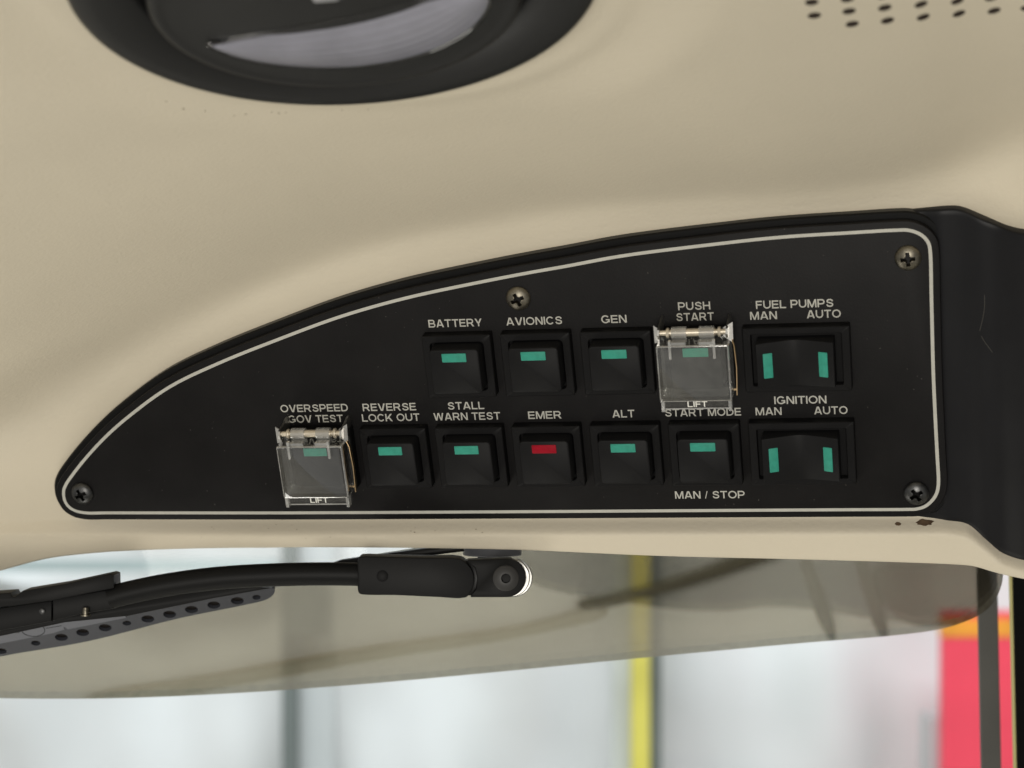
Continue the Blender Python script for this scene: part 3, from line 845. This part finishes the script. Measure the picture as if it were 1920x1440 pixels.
visor_slab('clamp_shoe', m_clamp, [(99, 1164), (150, 1152), (213, 1140), (222, 1143), (238, 1159), (128, 1181), (122, 1178)], 5.2, 2.5)
sh = visor_slab('clamp_shoe', m_clamp, [(-140, 1212), (0, 1183), (96, 1166), (108, 1166), (119, 1172), (122, 1181), (100, 1188), (0, 1208), (-140, 1236)], 5.0, 2.4)
bm = bmesh.new(); cx, cy = vis(62, 1181, 5.0)
lathe(bm, [(3.9, 4.9), (3.9, 5.08), (4.15, 5.08), (4.15, 4.9)], 40, 'z', (cx, cy, 0))
b0 = vis(36, 1186, 5.0); b1 = vis(116, 1173, 5.0); e0 = vis(86, 1178, 5.0)
tube(bm, [(b0[0] - 2, b0[1], 5.0), (b0[0] + .2, b0[1], 5.0)], .12, 6); tube(bm, [(e0[0], e0[1], 5.0), (b1[0], b1[1], 5.0)], .12, 6)
build(bm, 'lock_mark', m_arm, sh)
bm = bmesh.new(); a, b = camf(161, 1139, 691); a2, b2 = camf(161, 1153, 691)
lathe(bm, [(.01, b), (1.1, b), (1.1, b2 + .3), (1.75, b2 + .2), (1.75, b2 - .3), (.9, b2 - .3), (.8, b2 + .8), (.01, b2 + .8)], 20, 'y', (a, 0, -690.6))
to_visor(build(bm, 'clamp_screw', m_screw), None)
bm = bmesh.new(); a, b = camf(79, 1146, 693)
lathe(bm, [(1.0, -693.4), (1.0, -692.8), (.6, -692.6), (.01, -692.6)], 16, 'z', (a, b, 0)); to_visor(build(bm, 'clamp_screw', m_screwd), None)


# ================================================================== cabin floor below the frame: the visor mirrors it, with dark shapes added for that reflection
def mirrored(px, py, drop):
    r = ray(px, py); t = (PV @ nv) / (r @ nv); p = r * t; d = nrm(r); q = d - 2 * (d @ nv) * nv
    k = (drop - p[1]) / q[1]; p = p + q * k
    return p[0], p[2]


bm = bmesh.new(); box(bm, -900, 1100, 300, 1500, -(1600 - 1080) - 30, -(1600 - 1080))
fl = build(bm, 'floor', mat('floor_beige', (0.80, 0.74, 0.62), .8, .1, vary=(5, .08)), smooth=False); fl.location = (0, 0, 1.6); tag(fl, kind='structure')
m_refl_grey = mat('reflection_grey', (0.11, 0.11, 0.115), .8, .1, vary=(8, .3)); m_refl_brown = mat('reflection_brown', (0.38, 0.33, 0.22), .8, .1)


def reflection_piece(name, px, drop, m, label, cat, group=None):
    P = ccw([mirrored(x, y, drop) for x, y in crom(px, True, 4)]); bm = bmesh.new()
    loft(bm, [z_(P, -519.9), z_(P, -drop - .4), z_(offset(P, -.4), -drop)], False, True)
    o = build(bm, name, m); o.location = (0, 0, 1.6); tag(o, label, cat, group); return o


reflection_piece('reflection_band', [(960, 1040), (985, 1085), (1040, 1108), (1130, 1122), (1240, 1140), (1350, 1146), (1440, 1138), (1520, 1142), (1620, 1158), (1760, 1172), (2000, 1180), (2000, 1015), (1400, 1000), (1100, 1010)], 517, m_refl_grey, 'unseen wide dark shape added on the cabin floor to grey the visor reflection', 'reflection shape')  # unseen shape added to give the visor its grey reflected band
reflection_piece('reflection_streak', [(150, 1318), (400, 1268), (700, 1216), (980, 1176), (1130, 1140), (1140, 1152), (990, 1192), (720, 1236), (420, 1290), (160, 1340)], 517, m_refl_brown, 'unseen long brown shape added on the floor for a faint band in the visor reflection', 'strap')  # this and the next black one are added for mirrored streaks

m_blk = mat('reflection_black', (0.012, 0.011, 0.010), .8, .05)
reflection_piece('reflection_streak', [(1395, 1036), (1470, 1040), (1340, 1086), (1240, 1114), (1120, 1142), (1085, 1136), (1230, 1090), (1330, 1060)], 516, m_blk, 'unseen short black shape added for a dark diagonal mirrored in the visor', 'strap')
reflection_piece('reflection_line', [(1498, 1030), (1510, 1030), (1568, 1200), (1556, 1200)], 515.5, m_blk, 'unseen thin black shape added for the left of two dark lines mirrored in the visor', 'rail', 'reflection lines')  # a pair of unseen strips added as thin dark lines in the reflection
reflection_piece('reflection_line', [(1603, 1030), (1615, 1030), (1666, 1198), (1654, 1198)], 515.5, m_blk, 'unseen thin black shape added for the right of two dark lines mirrored in the visor', 'rail', 'reflection lines')
reflection_piece('reflection_patch', [(1650, 1074), (1740, 1066), (1850, 1062), (1850, 1160), (1770, 1174), (1700, 1168), (1658, 1130)], 506, m_blk, 'unseen black shape added to darken the right end of the visor reflection', 'bag')  # added out of view so the visor mirrors black at its right end

# ================================================================== window frame right, glass, hangar
def cbox(bm, x0, x1, y0, y1, d, th, slant=0.0):
    """box facing the view between two pixel columns and rows at a distance; slant shifts the lower end sideways (px)"""
    q = []
    for dd in (d, d + th):
        for x, y, s in ((x0, y0, 0), (x1, y0, 0), (x1, y1, slant), (x0, y1, slant)):
            r = ray(x + s, y) * d; q.append(bm.verts.new((r[0], -r[1], -dd)))
    for f in ((0, 1, 2, 3), (7, 6, 5, 4), (0, 4, 5, 1), (1, 5, 6, 2), (2, 6, 7, 3), (3, 7, 4, 0)): bm.faces.new([q[i] for i in f])


def placed(name, m, boxes, label=None, cat=None, parent=None, group=None, kind=None):
    bm = bmesh.new()
    for b in boxes: cbox(bm, *b)
    o = build(bm, name, m, parent, smooth=False)
    if parent is None: o.matrix_world = MC
    return tag(o, label, cat, group, kind)


post = placed('window_post', m_wpost, [(1832, 1868, 985, 1560, 860, 3, 12)], 'narrow dark grey window post passing behind the right end of the tinted visor', 'window post')
pil = placed('door_pillar', m_pillar, [(1897, 2300, 960, 1560, 820, 4, 14)], 'broad black door pillar in the bottom right corner', 'pillar')
placed('edge_seal', m_seal, [(1890.5, 1897.5, 960, 1560, 822, 2, 14)], parent=pil)
bm = bmesh.new()
gp = [(-700, 985, 930), (1905, 985, 880), (1925, 1700, 985), (-700, 1700, 1050)]
A = [ray(x, y) * d for x, y, d in gp]
lo = []
for k in (0, 4): lo.append([(p[0], -p[1], -p[2] - k) for p in A])
loft(bm, lo, True, True)
ws = build(bm, 'windshield', m_glass, smooth=False); ws.matrix_world = MC
tag(ws, 'clear windshield pane behind the visor looking out on the white hangar', 'windshield')

DW = 6000
bm = bmesh.new(); rows = []
for ip in range(0, 91):
    y = -3.0 + ip * .075; row = []
    for iq in range(0, 221):
        x = -5.5 + iq * .05
        z = 0.020 * math.sin(5.1 * x + 1.9 * y + 1.1 * math.sin(2.3 * y)) + 0.016 * math.sin(9.7 * x - 4.2 * y + 2 * math.sin(1.7 * x + y)) + 0.012 * math.sin(3.3 * x + 7.5 * y + 1.3 * math.sin(4 * x)) + .008 * math.sin(21 * x + 6 * y)
        row.append((x * 1000, y * 1000, -DW - 140 + z * 1900))
    rows.append(row)
loft(bm, rows, False, False, closed=False)
wall = build(bm, 'wall', m_wall, angle=180); wall.matrix_world = MC; tag(wall, kind='structure')
placed('wall_beam', mat('beam_grey_green', (.42, .50, .50), .6, .3, vary=(2, .1)), [(-1500, 520, 1052, 1072, DW - 20, 60)], 'pale grey green beam across the hangar wall, above the visor arm at left', 'beam')
placed('steel_column', m_post, [(528, 557, -1500, 2600, DW - 40, 60)], 'dark grey steel column left of the yellow post, in front of the white hangar wall', 'column')
placed('door_frame', m_postl, [(562, 626, -1500, 2600, DW + 10, 45)], 'pale grey upright frame standing just right of the dark steel column', 'frame')
placed('electrical_box', m_post, [(534, 614, 1080, 1192, DW - 110, 60)], 'grey electrical box on the dark steel column, seen through the visor', 'electrical box')
placed('door_frame', m_postl, [(1146, 1182, -1500, 2600, DW, 55)], 'pale grey upright frame just left of the yellow post', 'frame')
placed('yellow_post', m_yellow, [(1185, 1218, -1500, 2600, DW - 60, 60)], 'bright yellow upright post on the white hangar wall', 'post')
placed('steel_column', m_post, [(1222, 1240, -1500, 2600, DW - 30, 60)], 'thin dark grey column close against the right side of the yellow post', 'column')
cab = placed('tool_cabinet', m_redpaint, [(1768, 1990, 1148, 2400, DW - 200, 50)], 'tall red cabinet with an orange band near its top, behind the window post', 'cabinet')
placed('orange_band', m_orange, [(1766, 1992, 1160, 1194, DW - 206, 50)], parent=cab)
placed('wall_box', m_postl, [(1741, 1764, 1345, 1600, DW - 100, 120)], 'small grey box on the hangar wall left of the red cabinet', 'box')
bm = bmesh.new(); P = []
for x, y in crom([(1500, 1010), (1420, 1044), (1330, 1076), (1240, 1104), (1160, 1122), (1080, 1134)], per=5):
    r = ray(x, y) * (DW - 350); P.append((r[0], -r[1], -r[2]))
n_ = len(P); tube(bm, P, [26 - 16 * (i / (n_ - 1)) ** 1.5 for i in range(n_)], 14)
streak = build(bm, 'reflection_tube', mat('reflection_dark', (.20, .19, .15), .7, .1)); streak.matrix_world = MC  # tube added to stand in for a dark diagonal reflection in the visor
tag(streak, 'dark hose added in place of a dark reflection, seen through the tinted visor', 'streak')
